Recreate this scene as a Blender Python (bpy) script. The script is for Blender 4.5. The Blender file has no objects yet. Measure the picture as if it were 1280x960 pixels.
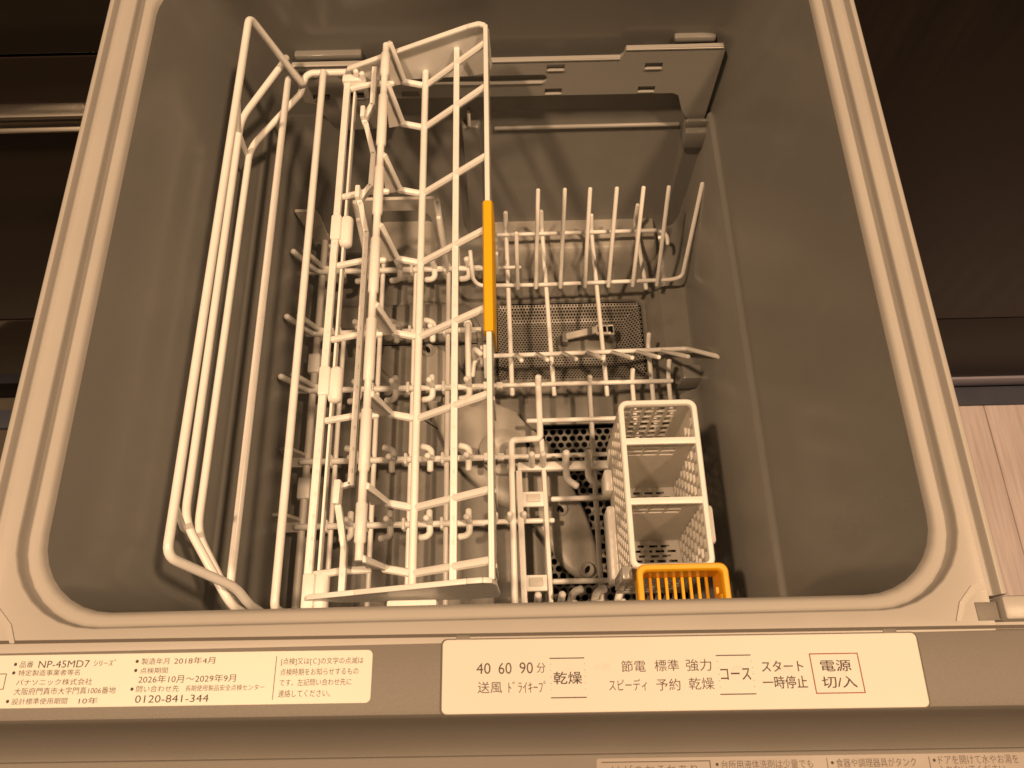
import bpy, bmesh, math, random
from mathutils import Vector, Matrix
random.seed(7)
PI = math.pi
K = 0.001                      # all numbers below are millimetres; origin on the tub rim plane
scn = bpy.context.scene
col = scn.collection

# ------------------------------------------------------------------ camera
cam_d = bpy.data.cameras.new('camera'); cam = bpy.data.objects.new('camera', cam_d); col.objects.link(cam)
cam_d.sensor_fit = 'HORIZONTAL'; cam_d.sensor_width = 36.0; cam_d.lens = 36.0*1035/1280
cam_d.clip_start = 0.01; cam_d.clip_end = 50
tilt, roll = math.radians(23.8), math.radians(1.35)
fw = Vector((0, math.sin(tilt), -math.cos(tilt))); u0 = Vector((0, math.cos(tilt), math.sin(tilt))); r0 = Vector((1, 0, 0))
rt = math.cos(roll)*r0 - math.sin(roll)*u0; up = math.sin(roll)*r0 + math.cos(roll)*u0
cam.matrix_world = Matrix(((rt.x, up.x, -fw.x, 0), (rt.y, up.y, -fw.y, 0), (rt.z, up.z, -fw.z, 332*K), (0, 0, 0, 1)))
cam_d.dof.use_dof = True; cam_d.dof.focus_distance = 0.46; cam_d.dof.aperture_fstop = 30
scn.camera = cam

# ------------------------------------------------------------------ light: two warm ceiling downlights, faint warm room fill
w = bpy.data.worlds.new('World'); scn.world = w; w.use_nodes = True
bg = w.node_tree.nodes['Background']; bg.inputs[0].default_value = (1.0, 0.66, 0.38, 1); bg.inputs[1].default_value = 0.03
def lamp(name, x, y, z, power, size, color):
    d = bpy.data.lights.new(name, 'AREA'); d.shape = 'DISK'; d.size = size*K; d.energy = power; d.color = color
    o = bpy.data.objects.new(name, d); col.objects.link(o); o.location = (x*K, y*K, z*K)
lamp('ceiling_lamp', 790, -60, 1900, 43.0, 125, (1.0, 0.64, 0.37))
lamp('ceiling_lamp', -725, -180, 1900, 43.0, 125, (1.0, 0.64, 0.37))
vs = scn.view_settings; vs.view_transform = 'Standard'; vs.look = 'None'; vs.exposure = -0.17; vs.gamma = 1.0; vs.use_curve_mapping = False

# ------------------------------------------------------------------ materials
def mat(name, color, rough=0.45, metal=0.0, var=0.06, scale=40, bump=0.0, bscale=400, stretch=(1, 1, 1), spec=0.5,
        trans=0.0, sss=0.0, coat=0.0, dirt=None, rvar=0.08):
    m = bpy.data.materials.new(name); m.use_nodes = True; nt = m.node_tree; nd = nt.nodes; ln = nt.links
    b = nd['Principled BSDF']
    b.inputs['Roughness'].default_value = rough; b.inputs['Metallic'].default_value = metal
    b.inputs['Specular IOR Level'].default_value = spec; b.inputs['Transmission Weight'].default_value = trans
    b.inputs['Coat Weight'].default_value = coat
    if sss: b.inputs['Subsurface Weight'].default_value = sss; b.inputs['Subsurface Radius'].default_value = (0.004, 0.003, 0.002); b.inputs['Subsurface Scale'].default_value = 1.0
    tc = nd.new('ShaderNodeTexCoord'); mp = nd.new('ShaderNodeMapping'); mp.inputs['Scale'].default_value = stretch
    ln.new(tc.outputs['Object'], mp.inputs['Vector'])
    n = nd.new('ShaderNodeTexNoise'); n.inputs['Scale'].default_value = scale; n.inputs['Detail'].default_value = 6; n.inputs['Roughness'].default_value = 0.6
    ln.new(mp.outputs[0], n.inputs['Vector'])
    cr = nd.new('ShaderNodeValToRGB'); cr.color_ramp.elements[0].position = 0.3; cr.color_ramp.elements[1].position = 0.7
    c0 = [max(0, c*(1-var)) for c in color]; c1 = [min(1, c*(1+var)) for c in color]
    cr.color_ramp.elements[0].color = (*c0, 1); cr.color_ramp.elements[1].color = (*c1, 1)
    ln.new(n.outputs['Fac'], cr.inputs[0])
    last = cr.outputs[0]
    if dirt:
        dc, dscale, lo, hi, amt = dirt
        n2 = nd.new('ShaderNodeTexNoise'); n2.inputs['Scale'].default_value = dscale; n2.inputs['Detail'].default_value = 8; n2.inputs['Roughness'].default_value = 0.7
        ln.new(tc.outputs['Object'], n2.inputs['Vector'])
        mr = nd.new('ShaderNodeMapRange'); mr.inputs[1].default_value = lo; mr.inputs[2].default_value = hi; mr.inputs[4].default_value = amt
        ln.new(n2.outputs['Fac'], mr.inputs[0])
        mx = nd.new('ShaderNodeMix'); mx.data_type = 'RGBA'; mx.inputs[7].default_value = (*dc, 1)
        ln.new(mr.outputs[0], mx.inputs[0]); ln.new(last, mx.inputs[6]); last = mx.outputs[2]
    ln.new(last, b.inputs['Base Color'])
    rr = nd.new('ShaderNodeMapRange'); rr.inputs[3].default_value = max(0.02, rough-rvar); rr.inputs[4].default_value = min(1, rough+rvar)
    ln.new(n.outputs['Fac'], rr.inputs[0]); ln.new(rr.outputs[0], b.inputs['Roughness'])
    if bump:
        n3 = nd.new('ShaderNodeTexNoise'); n3.inputs['Scale'].default_value = bscale; n3.inputs['Detail'].default_value = 3
        ln.new(mp.outputs[0], n3.inputs['Vector'])
        bp = nd.new('ShaderNodeBump'); bp.inputs['Strength'].default_value = bump; bp.inputs['Distance'].default_value = 0.0005
        ln.new(n3.outputs['Fac'], bp.inputs['Height']); ln.new(bp.outputs[0], b.inputs['Normal'])
    return m

M = {}
M['tub'] = mat('tub_grey_plastic', (0.225, 0.223, 0.21), 0.25, var=0.04, scale=14, stretch=(1, 1, 0.25), bump=0.04, bscale=900, dirt=((0.30, 0.295, 0.275), 22, 0.54, 0.8, 0.28))
M['floor'] = mat('tub_floor_grey_plastic', (0.215, 0.208, 0.19), 0.34, var=0.08, scale=30, bump=0.1, bscale=600, dirt=((0.12, 0.105, 0.088), 45, 0.52, 0.72, 0.5))
M['rim'] = mat('rim_beige_plastic', (0.445, 0.425, 0.395), 0.40, var=0.03, scale=18, bump=0.10, bscale=1500, dirt=((0.40, 0.37, 0.33), 60, 0.62, 0.8, 0.35))
M['front'] = mat('front_greige_plastic', (0.185, 0.172, 0.154), 0.48, var=0.03, scale=25, bump=0.35, bscale=2600, dirt=((0.17, 0.15, 0.13), 50, 0.6, 0.8, 0.35))
M['wire'] = mat('white_coated_wire', (0.90, 0.89, 0.865), 0.30, var=0.04, scale=60, bump=0.05, bscale=500, dirt=((0.60, 0.52, 0.40), 55, 0.6, 0.78, 0.5))
M['white'] = mat('white_plastic', (0.89, 0.88, 0.85), 0.40, var=0.03, scale=60, sss=0.12, dirt=((0.64, 0.57, 0.46), 70, 0.6, 0.8, 0.45))
M['grey_white'] = mat('pale_grey_plastic', (0.62, 0.60, 0.56), 0.42, var=0.06, scale=60, dirt=((0.45, 0.39, 0.31), 70, 0.55, 0.75, 0.5))
M['clear'] = mat('frosted_clear_plastic', (0.80, 0.78, 0.74), 0.25, var=0.03, trans=0.65)
M['yellow'] = mat('yellow_plastic', (0.86, 0.47, 0.012), 0.38, var=0.02)
M['orange'] = mat('orange_plastic', (0.88, 0.45, 0.010), 0.36, var=0.03, sss=0.15)
M['panel'] = mat('cream_control_film', (0.66, 0.635, 0.58), 0.48, var=0.012, scale=30, dirt=((0.62, 0.58, 0.51), 80, 0.62, 0.85, 0.35))
M['button'] = mat('clear_button_film', (0.66, 0.635, 0.59), 0.5, var=0.01)
M['sticker'] = mat('pale_yellow_sticker', (0.71, 0.71, 0.64), 0.42, var=0.012, scale=30)
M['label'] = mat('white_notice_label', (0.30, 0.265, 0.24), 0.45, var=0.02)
M['ink'] = mat('brown_ink', (0.055, 0.042, 0.035), 0.6, var=0.05)
M['bold'] = mat('black_ink', (0.03, 0.024, 0.02), 0.6, var=0.05)
M['faint'] = mat('faint_print', (0.60, 0.57, 0.52), 0.5, var=0.02)
M['redline'] = mat('red_brown_ink', (0.24, 0.07, 0.035), 0.6, var=0.05)
M['dark'] = mat('dark_cavity_plastic', (0.008, 0.0075, 0.007), 0.9, var=0.1, spec=0.1)
M['seam'] = mat('dark_seam', (0.09, 0.075, 0.06), 0.6, var=0.1)
M['arm'] = mat('pale_grey_arm_plastic', (0.38, 0.365, 0.335), 0.36, var=0.07, scale=40, dirt=((0.27, 0.24, 0.20), 60, 0.52, 0.75, 0.5))
M['plate'] = mat('back_plate_grey', (0.34, 0.335, 0.315), 0.34, var=0.06, scale=20, stretch=(0.2, 1, 1))
M['dimink'] = mat('worn_grey_ink', (0.10, 0.08, 0.065), 0.6, var=0.1)
M['steel'] = mat('stainless_steel', (0.19, 0.182, 0.168), 0.42, metal=0.35, var=0.08, scale=50, bump=0.1, bscale=700)
M['mesh'] = mat('filter_mesh_grey', (0.29, 0.275, 0.25), 0.42, metal=0.3, var=0.12, scale=70)
M['alu'] = mat('brushed_aluminium', (0.62, 0.58, 0.52), 0.24, metal=1.0, var=0.03, scale=30, stretch=(0.05, 1, 1))
M['cab_gloss'] = mat('gloss_dark_brown_door', (0.020, 0.015, 0.011), 0.09, var=0.2, scale=9, stretch=(0.3, 1, 3), coat=0.3)
M['cab_wood'] = mat('dark_walnut_door', (0.015, 0.0108, 0.009), 0.5, spec=0.3, var=0.30, scale=14, stretch=(6, 1, 0.35), bump=0.1)
M['skirt'] = mat('pale_skirting', (0.30, 0.29, 0.36), 0.5, var=0.03)
M['strip'] = mat('blue_grey_floor_shadow', (0.065, 0.072, 0.10), 0.5, var=0.1)  # floor shadow painted in as a dark bluish colour
M['wood'] = mat('light_oak', (0.70, 0.61, 0.61), 0.45, var=0.15, scale=22, stretch=(9, 0.5, 1), bump=0.25, bscale=60)

def lattice_mat():
    m = mat('thin_white_plastic', (0.92, 0.91, 0.885), 0.42, var=0.02, scale=60, dirt=((0.70, 0.62, 0.50), 70, 0.6, 0.8, 0.4))
    nt = m.node_tree; b = nt.nodes['Principled BSDF']; out = [n for n in nt.nodes if n.type == 'OUTPUT_MATERIAL'][0]
    t = nt.nodes.new('ShaderNodeBsdfTranslucent'); t.inputs[0].default_value = (0.85, 0.82, 0.76, 1)
    mx = nt.nodes.new('ShaderNodeMixShader'); mx.inputs[0].default_value = 0.55
    nt.links.new(b.outputs[0], mx.inputs[1]); nt.links.new(t.outputs[0], mx.inputs[2]); nt.links.new(mx.outputs[0], out.inputs[0])
    return m
M['lattice'] = lattice_mat()

# ------------------------------------------------------------------ helpers
def V(p): return Vector((p[0]*K, p[1]*K, p[2]*K))
def link(name, me, m, parent=None, smooth=True, angle=35):
    if smooth:
        me.shade_smooth()
        me.set_sharp_from_angle(angle=math.radians(angle))
    me.materials.append(M[m] if isinstance(m, str) else m)
    o = bpy.data.objects.new(name, me); col.objects.link(o)
    if parent is not None: o.parent = parent
    return o
def obj(name, bm, m, parent=None, smooth=True, angle=35):
    bmesh.ops.recalc_face_normals(bm, faces=bm.faces)
    me = bpy.data.meshes.new(name); bm.to_mesh(me); bm.free()
    return link(name, me, m, parent, smooth, angle)
def thing(name, label, cat, group=None):
    o = bpy.data.objects.new(name, None); col.objects.link(o); o['label'] = label; o['category'] = cat
    if group: o['group'] = group
    o.empty_display_size = 0.01
    return o
def new(): return bmesh.new()
def fillet(pts, r, n=5):
    pts = [Vector(p) for p in pts]
    if r <= 0 or len(pts) < 3: return pts
    out = [pts[0]]
    for i in range(1, len(pts)-1):
        a, b, c = pts[i-1], pts[i], pts[i+1]
        d1, d2 = a-b, c-b
        t = min(r, d1.length*0.48, d2.length*0.48)
        p, q = b+d1.normalized()*t, b+d2.normalized()*t
        for j in range(n+1):
            s = j/n; out.append(p*(1-s)**2 + b*2*s*(1-s) + q*s*s)
    out.append(pts[-1]); return out
def tube(bm, pts, r, seg=8, bend=4, dome=True, rs=None):
    r = r*1.13 if dome else r
    P = fillet(pts, bend)
    n = len(P); T = []
    for i in range(n):
        T.append((P[min(i+1, n-1)]-P[max(i-1, 0)]).normalized())
    a = Vector((0, 0, 1)) if abs(T[0].z) < 0.9 else Vector((1, 0, 0))
    u = (a - T[0]*a.dot(T[0])).normalized()
    secs = []
    for i in range(n):
        u = (u - T[i]*u.dot(T[i])).normalized(); v = T[i].cross(u)
        secs.append((P[i], u.copy(), v, r if rs is None else rs[min(i, len(rs)-1)]))
    if dome:
        f, l = secs[0], secs[-1]
        secs = [(f[0]-T[0]*f[3]*0.55, f[1], f[2], f[3]*0.45), (f[0]-T[0]*f[3]*0.3, f[1], f[2], f[3]*0.85)] + secs + [(l[0]+T[-1]*l[3]*0.3, l[1], l[2], l[3]*0.85), (l[0]+T[-1]*l[3]*0.55, l[1], l[2], l[3]*0.45)]
    rings = []
    for p, uu, vv, rr in secs:
        rings.append([bm.verts.new((p+(uu*math.cos(2*PI*k/seg)+vv*math.sin(2*PI*k/seg))*rr)*K) for k in range(seg)])
    for A, B in zip(rings, rings[1:]):
        for k in range(seg): bm.faces.new((A[k], A[(k+1) % seg], B[(k+1) % seg], B[k]))
    bm.faces.new(rings[0][::-1]); bm.faces.new(rings[-1])
def wire(name, pts, r, m, parent, bend=4, seg=8, dome=True):
    b = new(); tube(b, pts, r, seg, bend, dome); return obj(name, b, m, parent, angle=50)
def box(bm, x0, x1, y0, y1, z0, z1, bev=0.0, seg=2):
    b2 = bmesh.new()
    g = bmesh.ops.create_cube(b2, size=1)
    bmesh.ops.scale(b2, vec=((x1-x0)*K, (y1-y0)*K, (z1-z0)*K), verts=b2.verts)
    bmesh.ops.translate(b2, vec=V(((x0+x1)/2, (y0+y1)/2, (z0+z1)/2)), verts=b2.verts)
    if bev > 0: bmesh.ops.bevel(b2, geom=b2.edges[:], offset=bev*K, segments=seg, profile=0.5, affect='EDGES')
    join(bm, b2)
def join(bm, b2):
    mp = {v: bm.verts.new(v.co) for v in b2.verts}
    for f in b2.faces:
        try: bm.faces.new([mp[v] for v in f.verts])
        except ValueError: pass
    b2.free()
def bar(bm, p, q, wdt, hgt, bev=0.5):
    """a straight bar of rectangular section from p to q: wdt sideways, hgt along z"""
    p, q = Vector(p), Vector(q); t = (q-p).normalized(); L = (q-p).length
    up_ = Vector((0, 0, 1)); s = t.cross(up_).normalized(); n = s.cross(t)
    b2 = bmesh.new(); bmesh.ops.create_cube(b2, size=1)
    bmesh.ops.scale(b2, vec=(L*K, wdt*K, hgt*K), verts=b2.verts)
    if bev > 0: bmesh.ops.bevel(b2, geom=b2.edges[:], offset=bev*K, segments=2, profile=0.5, affect='EDGES')
    Mx = Matrix(((t.x, s.x, n.x), (t.y, s.y, n.y), (t.z, s.z, n.z)))
    c = (p+q)/2*K
    for v in b2.verts: v.co = Mx @ v.co + c
    join(bm, b2)
def boxobj(name, dims, m, parent, bev=0.6): b = new(); box(b, *dims, bev=bev); return obj(name, b, m, parent)
def rring(x0, x1, y0, y1, r, z, n=8):
    out = []
    for cx, cy, a0 in ((x1-r, y0+r, -90), (x1-r, y1-r, 0), (x0+r, y1-r, 90), (x0+r, y0+r, 180)):
        for i in range(n+1):
            a = math.radians(a0+90*i/n); out.append((cx+r*math.cos(a), cy+r*math.sin(a), z))
    return out
def loft(bm, rings, cap=False):
    L = [[bm.verts.new(V(p)) for p in rg] for rg in rings]
    for A, B in zip(L, L[1:]):
        n = len(A)
        for k in range(n): bm.faces.new((A[k], A[(k+1) % n], B[(k+1) % n], B[k]))
    if cap: bm.faces.new(L[-1])
    return L
def plate(outline, holes, axis, pos, thick):
    """flat plate from a 2D outline with holes; axis: 'x' (pts are y,z), 'y' (pts are x,z), 'z' (pts are x,y)"""
    bm = new()
    def mk(a, b, o):
        return {'x': (pos+o, a, b), 'y': (a, pos+o, b), 'z': (a, b, pos+o)}[axis]
    edges = []
    for lp in [outline]+holes:
        vs_ = [bm.verts.new(V(mk(a, b, 0))) for a, b in lp]
        for i in range(len(vs_)): edges.append(bm.edges.new((vs_[i], vs_[(i+1) % len(vs_)])))
    bmesh.ops.triangle_fill(bm, edges=edges, use_beauty=True)
    if thick:
        g = bmesh.ops.extrude_face_region(bm, geom=bm.faces[:])
        d = V(mk(0, 0, thick)) - V(mk(0, 0, 0))
        bmesh.ops.translate(bm, vec=d, verts=[e for e in g['geom'] if isinstance(e, bmesh.types.BMVert)])
    return bm
def rect(x0, x1, y0, y1): return [(x0, y0), (x1, y0), (x1, y1), (x0, y1)]
def rrect2(x0, x1, y0, y1, r, n=5): return [(p[0], p[1]) for p in rring(x0, x1, y0, y1, r, 0, n)]
def extrude_profile(bm, prof, axis, a0, a1, closed=True):
    mk = (lambda p, a: (p[0], a, p[1])) if axis == 'y' else (lambda p, a: (a, p[0], p[1]))
    A = [bm.verts.new(V(mk(p, a0))) for p in prof]; B = [bm.verts.new(V(mk(p, a1))) for p in prof]
    n = len(prof)
    for k in range(n if closed else n-1): bm.faces.new((A[k], A[(k+1) % n], B[(k+1) % n], B[k]))
    if closed: bm.faces.new(A[::-1]); bm.faces.new(B)

# ------------------------------------------------------------------ setting: kitchen floor
flo = new(); box(flo, -1400, 1400, -900, 900, -760, -727)
o = obj('floor', flo, 'seam', None, smooth=False); o['kind'] = 'structure'
fl = o
for i in range(9):
    x = 395+i*62; b = new(); box(b, x+0.5, x+61.5, -700, 416-0.6, -727, -720, bev=0.8); obj('plank', b, 'wood', fl)
for i in range(4):
    x = -1000+i*62; b = new(); box(b, x+0.5, x+61.5, -300, 416-0.6, -727, -720, bev=0.8); obj('plank', b, 'wood', fl)
b = new(); box(b, -1400, 1400, 416, 443, -727, -719, bev=1); s = obj('floor_shadow_strip', b, 'strip', None)  # dark slab standing in for the shadow along the cabinet base
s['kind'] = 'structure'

# cabinets either side of the pulled-out drawer
cab = thing('kitchen_cabinet', 'dark walnut cabinet front to the right of the open dishwasher drawer', 'cabinet')
boxobj('upper_door', (206, 1300, 446, 466, -521, 60), 'cab_wood', cab, bev=1.0)
boxobj('toe_kick', (206, 1300, 446.6, 466, -692, -523.5), 'cab_wood', cab, bev=1.0)
boxobj('carcass', (206, 1300, 467, 700, -700, 60), 'cab_wood', cab, bev=1.0)
sk = boxobj('skirting_board', (206, 1300, 444, 462, -719, -694), 'skirt', None, bev=1.0)
sk['label'] = 'pale grey skirting strip along the bottom of the walnut cabinet'; sk['category'] = 'skirting'
sk.location.z = 0
cab2 = thing('kitchen_cabinet', 'glossy dark cabinet with aluminium handle rail to the left of the drawer', 'cabinet')
boxobj('upper_door', (-1400, -232, 446, 466, -96, 60), 'cab_gloss', cab2, bev=1.0)
boxobj('drawer_front', (-1400, -232, 446, 466, -470, -99), 'cab_gloss', cab2, bev=1.0)
boxobj('lower_door', (-1400, -232, 446, 466, -640, -473), 'cab_gloss', cab2, bev=1.0)
boxobj('toe_kick', (-1400, -232, 462, 480, -719, -642), 'cab_wood', cab2, bev=1.0)
b = new()
extrude_profile(b, [(446.5, -143), (438, -142.5), (434.5, -144), (434, -146.5), (437, -148.5), (441, -150), (442, -158), (438, -160), (436, -161.5), (436.5, -163.5), (446.5, -163.5)], 'x', -1400, -236)
obj('handle_rail', b, 'alu', cab2, angle=50)
boxobj('carcass', (-1400, -232, 481, 700, -719, 60), 'dark', cab2, bev=1.0)

# ------------------------------------------------------------------ the dishwasher drawer
dw = thing('dishwasher', 'open pull-out dishwasher drawer with grey tub and pale beige rim', 'dishwasher')
rings_rim = [
    rring(-209.6, 184.6, 38, 474, 1.0, -6), rring(-209.6, 184.6, 38, 474, 1.0, 0.0),
    rring(-203.4, 180.2, 46.0, 452, 38, 0.0), rring(-202.9, 179.7, 46.5, 451.5, 37.5, -0.35), rring(-202.5, 179.3, 46.9, 451, 37, -1.4),
    rring(-202.5, 179.3, 47.2, 450.4, 36.8, -4.0), rring(-202.2, 179.0, 47.5, 449.8, 36.6, -5.2), rring(-201.4, 178.2, 48.2, 449, 36, -5.9), rring(-200.2, 177.0, 49.2, 447, 35.4, -6.2),
    rring(-198.2, 175.0, 51.2, 421, 34.4, -6.5), rring(-197.2, 174.0, 52.2, 419, 33.8, -7.0), rring(-196.4, 173.2, 53.2, 417.5, 33, -8.2), rring(-195.8, 172.6, 54.0, 416, 32.4, -10)]
b = new(); loft(b, rings_rim); obj('rim', b, 'rim', dw, angle=60)
rings_wall = [rring(-195.8, 172.6, 54.0, 416, 32.4, -10), rring(-194.4, 171.2, 55.0, 417, 32, -16), rring(-184.4, 161.2, 60, 429, 30, -78),
    rring(-174.5, 151.4, 64, 427.6, 14, -139), rring(-174.1, 151.0, 64.4, 427.5, 12, -140.6), rring(-173.2, 150.2, 65, 427.4, 11, -141.4), rring(-170.4, 147.6, 67, 427.3, 9, -141.8),
    rring(-169.6, 146.9, 67.6, 427.2, 8.5, -142.8), rring(-168.0, 145.5, 71, 416, 9, -256), rring(-167, 144.5, 73, 414.5, 10, -266),
    rring(-163, 140.5, 77, 410, 12, -274), rring(-157, 134.5, 83, 405, 12, -279), rring(-150, 128, 90, 399, 10, -280)]
b = new(); loft(b, rings_wall); obj('tub_wall', b, 'tub', dw, angle=40)
b = new()
xs = [-150.2, -14, 22, 112, 128.2]; ys = [89.8, 234, 272, 346, 399.2]
for i in range(4):
    for j in range(4):
        x0, x1, y0, y1 = xs[i], xs[i+1], ys[j], ys[j+1]
        if (i in (1, 2) and j == 2) or (i in (2, 3) and j == 0): continue
        b.faces.new([b.verts.new(V((x, y, -280))) for x, y in rect(x0, x1, y0, y1)])
bmesh.ops.remove_doubles(b, verts=b.verts, dist=1e-6)
obj('floor_pan', b, 'floor', dw, smooth=False)
boxobj('sump', (-168, 140, 70, 420, -350, -338), 'dark', dw, bev=0)
# outer shell of the drawer
b = new(); L_ = loft(b, [rring(-214, 189, 42, 474, 3, -26), rring(-212, 187, 44, 472, 6, -356)], cap=True); obj('outer_shell', b, 'rim', dw)
# side lips with their groove
for sgn, xo in ((-1, -209.7), (1, 184.7)):
    prof = [(0.05, -0.2), (0.9, 0.1), (1.7, 0.6), (2.2, 1.6), (2.5, 3.6), (2.9, 4.2), (4.7, 4.3), (5.3, 3.8), (5.5, 2.6), (5.7, -28), (0.05, -28)]
    b = new(); extrude_profile(b, [(xo+sgn*p, z) for p, z in prof], 'y', 51, 474); obj('side_lip', b, 'rim', dw, angle=50)
# corner recess ridges, hinge blocks and their painted shadow pads
for sgn in (-1, 1):
    cx = -12.5+sgn*196.5          # rim outer edge
    def xr(a, b): return (min(cx+sgn*a, cx+sgn*b), max(cx+sgn*a, cx+sgn*b))
    pts = [(cx-sgn*12.5, 41.6), (cx-sgn*9.3, 48.2), (cx-sgn*4, 53.2), (cx+sgn*0.4, 53.6), (cx+sgn*0.4, 55.6), (cx-sgn*5.2, 55.2), (cx-sgn*11.4, 48.8), (cx-sgn*14.4, 41.6)]
    bm = plate(pts, [], 'z', -0.2, 0.75); obj('corner_ridge', bm, 'rim', dw)
    b = new(); box(b, *xr(3.4, 24), 41.4, 50.4, -14, 4.0, bev=1.1); obj('hinge_block', b, 'rim', dw)
    b = new(); box(b, *xr(-5.6, 3.2), 41.6, 48.6, -0.3, 0.35, bev=0.2); obj('block_shadow_pad', b, 'front', dw)  # darker patch painting the hinge block's shadow onto the rim
    b = new(); box(b, *xr(0.9, 26), 36.0, 41.2, -20, -1.0, bev=0.3); obj('corner_filler', b, 'rim', dw)

# ---- floor details
def perforated(x0, x1, y0, y1, px, py, r, z, zfun=None, seg=10, depth=1.0, inside=None):
    bm = new(); j = 0; y = y0
    while y + py <= y1+1e-6:
        off = (px/2 if j % 2 else 0); x = x0 + off
        while x + px <= x1+1e-6:
            cx, cy = x+px/2, y+py/2
            if inside is None or inside(cx, cy):
                I, O, D = [], [], []
                for k in range(seg):
                    a = 2*PI*k/seg + PI/seg; c, s_ = math.cos(a), math.sin(a)
                    m_ = min(px/2/max(abs(c), 1e-6), py/2/max(abs(s_), 1e-6))
                    zz = (lambda X, Y: z if zfun is None else zfun(X, Y))
                    I.append(bm.verts.new(V((cx+r*c, cy+r*s_, zz(cx+r*c, cy+r*s_)))))
                    X, Y = cx+m_*c, cy+m_*s_
                    if k % max(1, seg//4) == 0: pass
                    O.append(bm.verts.new(V((X, Y, zz(X, Y)))))
                    D.append(bm.verts.new(V((cx+r*c, cy+r*s_, zz(cx+r*c, cy+r*s_)-depth))))
                cs = []
                for sx, sy in ((1, 1), (-1, 1), (-1, -1), (1, -1)):
                    cs.append(bm.verts.new(V((cx+sx*px/2, cy+sy*py/2, zz(cx+sx*px/2, cy+sy*py/2)))))
                for k in range(seg):
                    n_ = (k+1) % seg
                    a = 2*PI*k/seg + PI/seg; a2 = a + 2*PI/seg
                    quad = [I[k], O[k]]
                    for ci, ca in enumerate((math.atan2(py, px), PI-math.atan2(py, px), PI+math.atan2(py, px), 2*PI-math.atan2(py, px))):
                        if a < ca < a2 or a < ca+2*PI < a2: quad.append(cs[ci])
                    quad += [O[n_], I[n_]]
                    bm.faces.new(quad)
                    bm.faces.new((I[n_], D[n_], D[k], I[k]))
            x += px
        y += py; j += 1
    return bm
bm = perforated(22, 134, 86, 234, 6.1, 5.35, 2.3, -281.0, seg=12, depth=0.25)
for v in bm.verts: pass
me = bpy.data.meshes.new('perforated_plate'); bm.to_mesh(me); bm.free(); link('perforated_plate', me, 'steel', dw, smooth=False)
b = new(); box(b, 20.5, 22.3, 84, 236, -284, -279.3, bev=0.5); obj('plate_edge', b, 'floor', dw)
b = new(); box(b, 22.4, 131, 234.2, 236, -284, -279.3, bev=0.5); obj('plate_edge', b, 'floor', dw)
# seam grooves in the floor pan
def groove(p, q, wd=0.9):
    b = new(); bar(b, (p[0], p[1], -279.95), (q[0], q[1], -279.95), wd, 0.3, bev=0); obj('floor_seam', b, 'dark', dw, smooth=False)
groove((-72, 308), (-18, 309)); groove((-18, 309), (-17, 268)); groove((-25, 268), (-17, 268)); groove((-70, 240), (-44, 222)); groove((-44, 222), (-28, 211))
groove((-105, 395), (-60, 395)); groove((-105, 395), (-105, 372))
# ledges round the floor
def ledge(name, ring_list, m='tub'):
    b = new(); loft(b, ring_list, cap=True); return obj(name, b, m, dw, angle=40)
ledge('rear_ledge', [rring(-16, 128, 380, 422, 10, -281), rring(-14, 126, 384, 422, 9, -267), rring(-12, 124, 387, 422, 8, -263.6), rring(-9, 121, 390, 421.5, 7, -263)], 'arm')
ledge('side_ledge', [rring(114, 150, 256, 352, 5, -281), rring(122, 150, 260, 350, 5, -268), rring(124, 150, 262, 349, 4, -265)], 'floor')
ledge('side_ledge', [rring(134, 150, 200, 254, 4, -281), rring(137, 150, 204, 250, 3, -270), rring(138, 150, 205, 249, 2, -269)], 'floor')
ledge('heater_hump', [rring(-148, -30, 318, 346, 12, -281), rring(-146, -34, 321, 342, 10, -274), rring(-142, -40, 325, 338, 6, -272)], 'floor')
ledge('water_softener_cap', [rring(-112, -62, 374, 420, 6, -281), rring(-110, -64, 376, 418, 5, -262), rring(-108, -66, 378, 416, 4, -260)], 'arm')
ledge('drain_ring', [rring(-118, -22, 262, 352, 43, -281), rring(-116, -24, 264, 350, 42, -277), rring(-113, -27, 267, 347, 40, -277), rring(-112, -28, 268, 346, 39.5, -279.6)], 'floor')
b = new(); box(b, 128, 148, 256, 268, -266, -250, bev=1.5)
for v in b.verts:
    if v.co.z > -258*K: v.co.x += 4*K; v.co.y += 2*K
obj('rack_stop', b, 'tub', dw)

# ---- back wall fittings
outl = [(-142, -86), (77, -85), (79.5, -82), (80, -78.5), (82, -77.5), (144, -77), (146, -80), (145, -148), (134, -147), (127, -136), (122, -121), (118, -118.5), (-84, -117.5), (-88, -121), (-93, -146), (-97, -148), (-122, -148), (-126, -145), (-134, -121), (-141, -119)]
def proj_slot(cx, cz, wd=12, h=5.0): return rect(cx-min(wd, 12)/2, cx+min(wd, 12)/2, cz-h/2, cz+h/2)
holes = [proj_slot(34.5, -92), proj_slot(100.5, -92.5), proj_slot(33.6, -114), proj_slot(98.5, -114), proj_slot(-132, -92.5, 13), proj_slot(-106.5, -92, 14), proj_slot(-128, -114.5, 13), proj_slot(-104, -114, 13), proj_slot(-66, -113.5, 14),
         rrect2(-66, 29, -105.4, -98.2, 3.4)]
bm = plate(outl, holes, 'y', 419, 3.0); bp = obj('back_plate', bm, 'plate', dw)
b = new(); extrude_profile(b, [(418.6, -86.4), (422, -86.4), (422, -85), (419.6, -85), (418.6, -85.6)], 'x', -141.5, 77)
extrude_profile(b, [(418.6, -78.6), (422, -78.6), (422, -77.2), (419.6, -77.2), (418.6, -77.8)], 'x', 80.5, 144.5)
obj('plate_flange', b, 'plate', bp)
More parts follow.
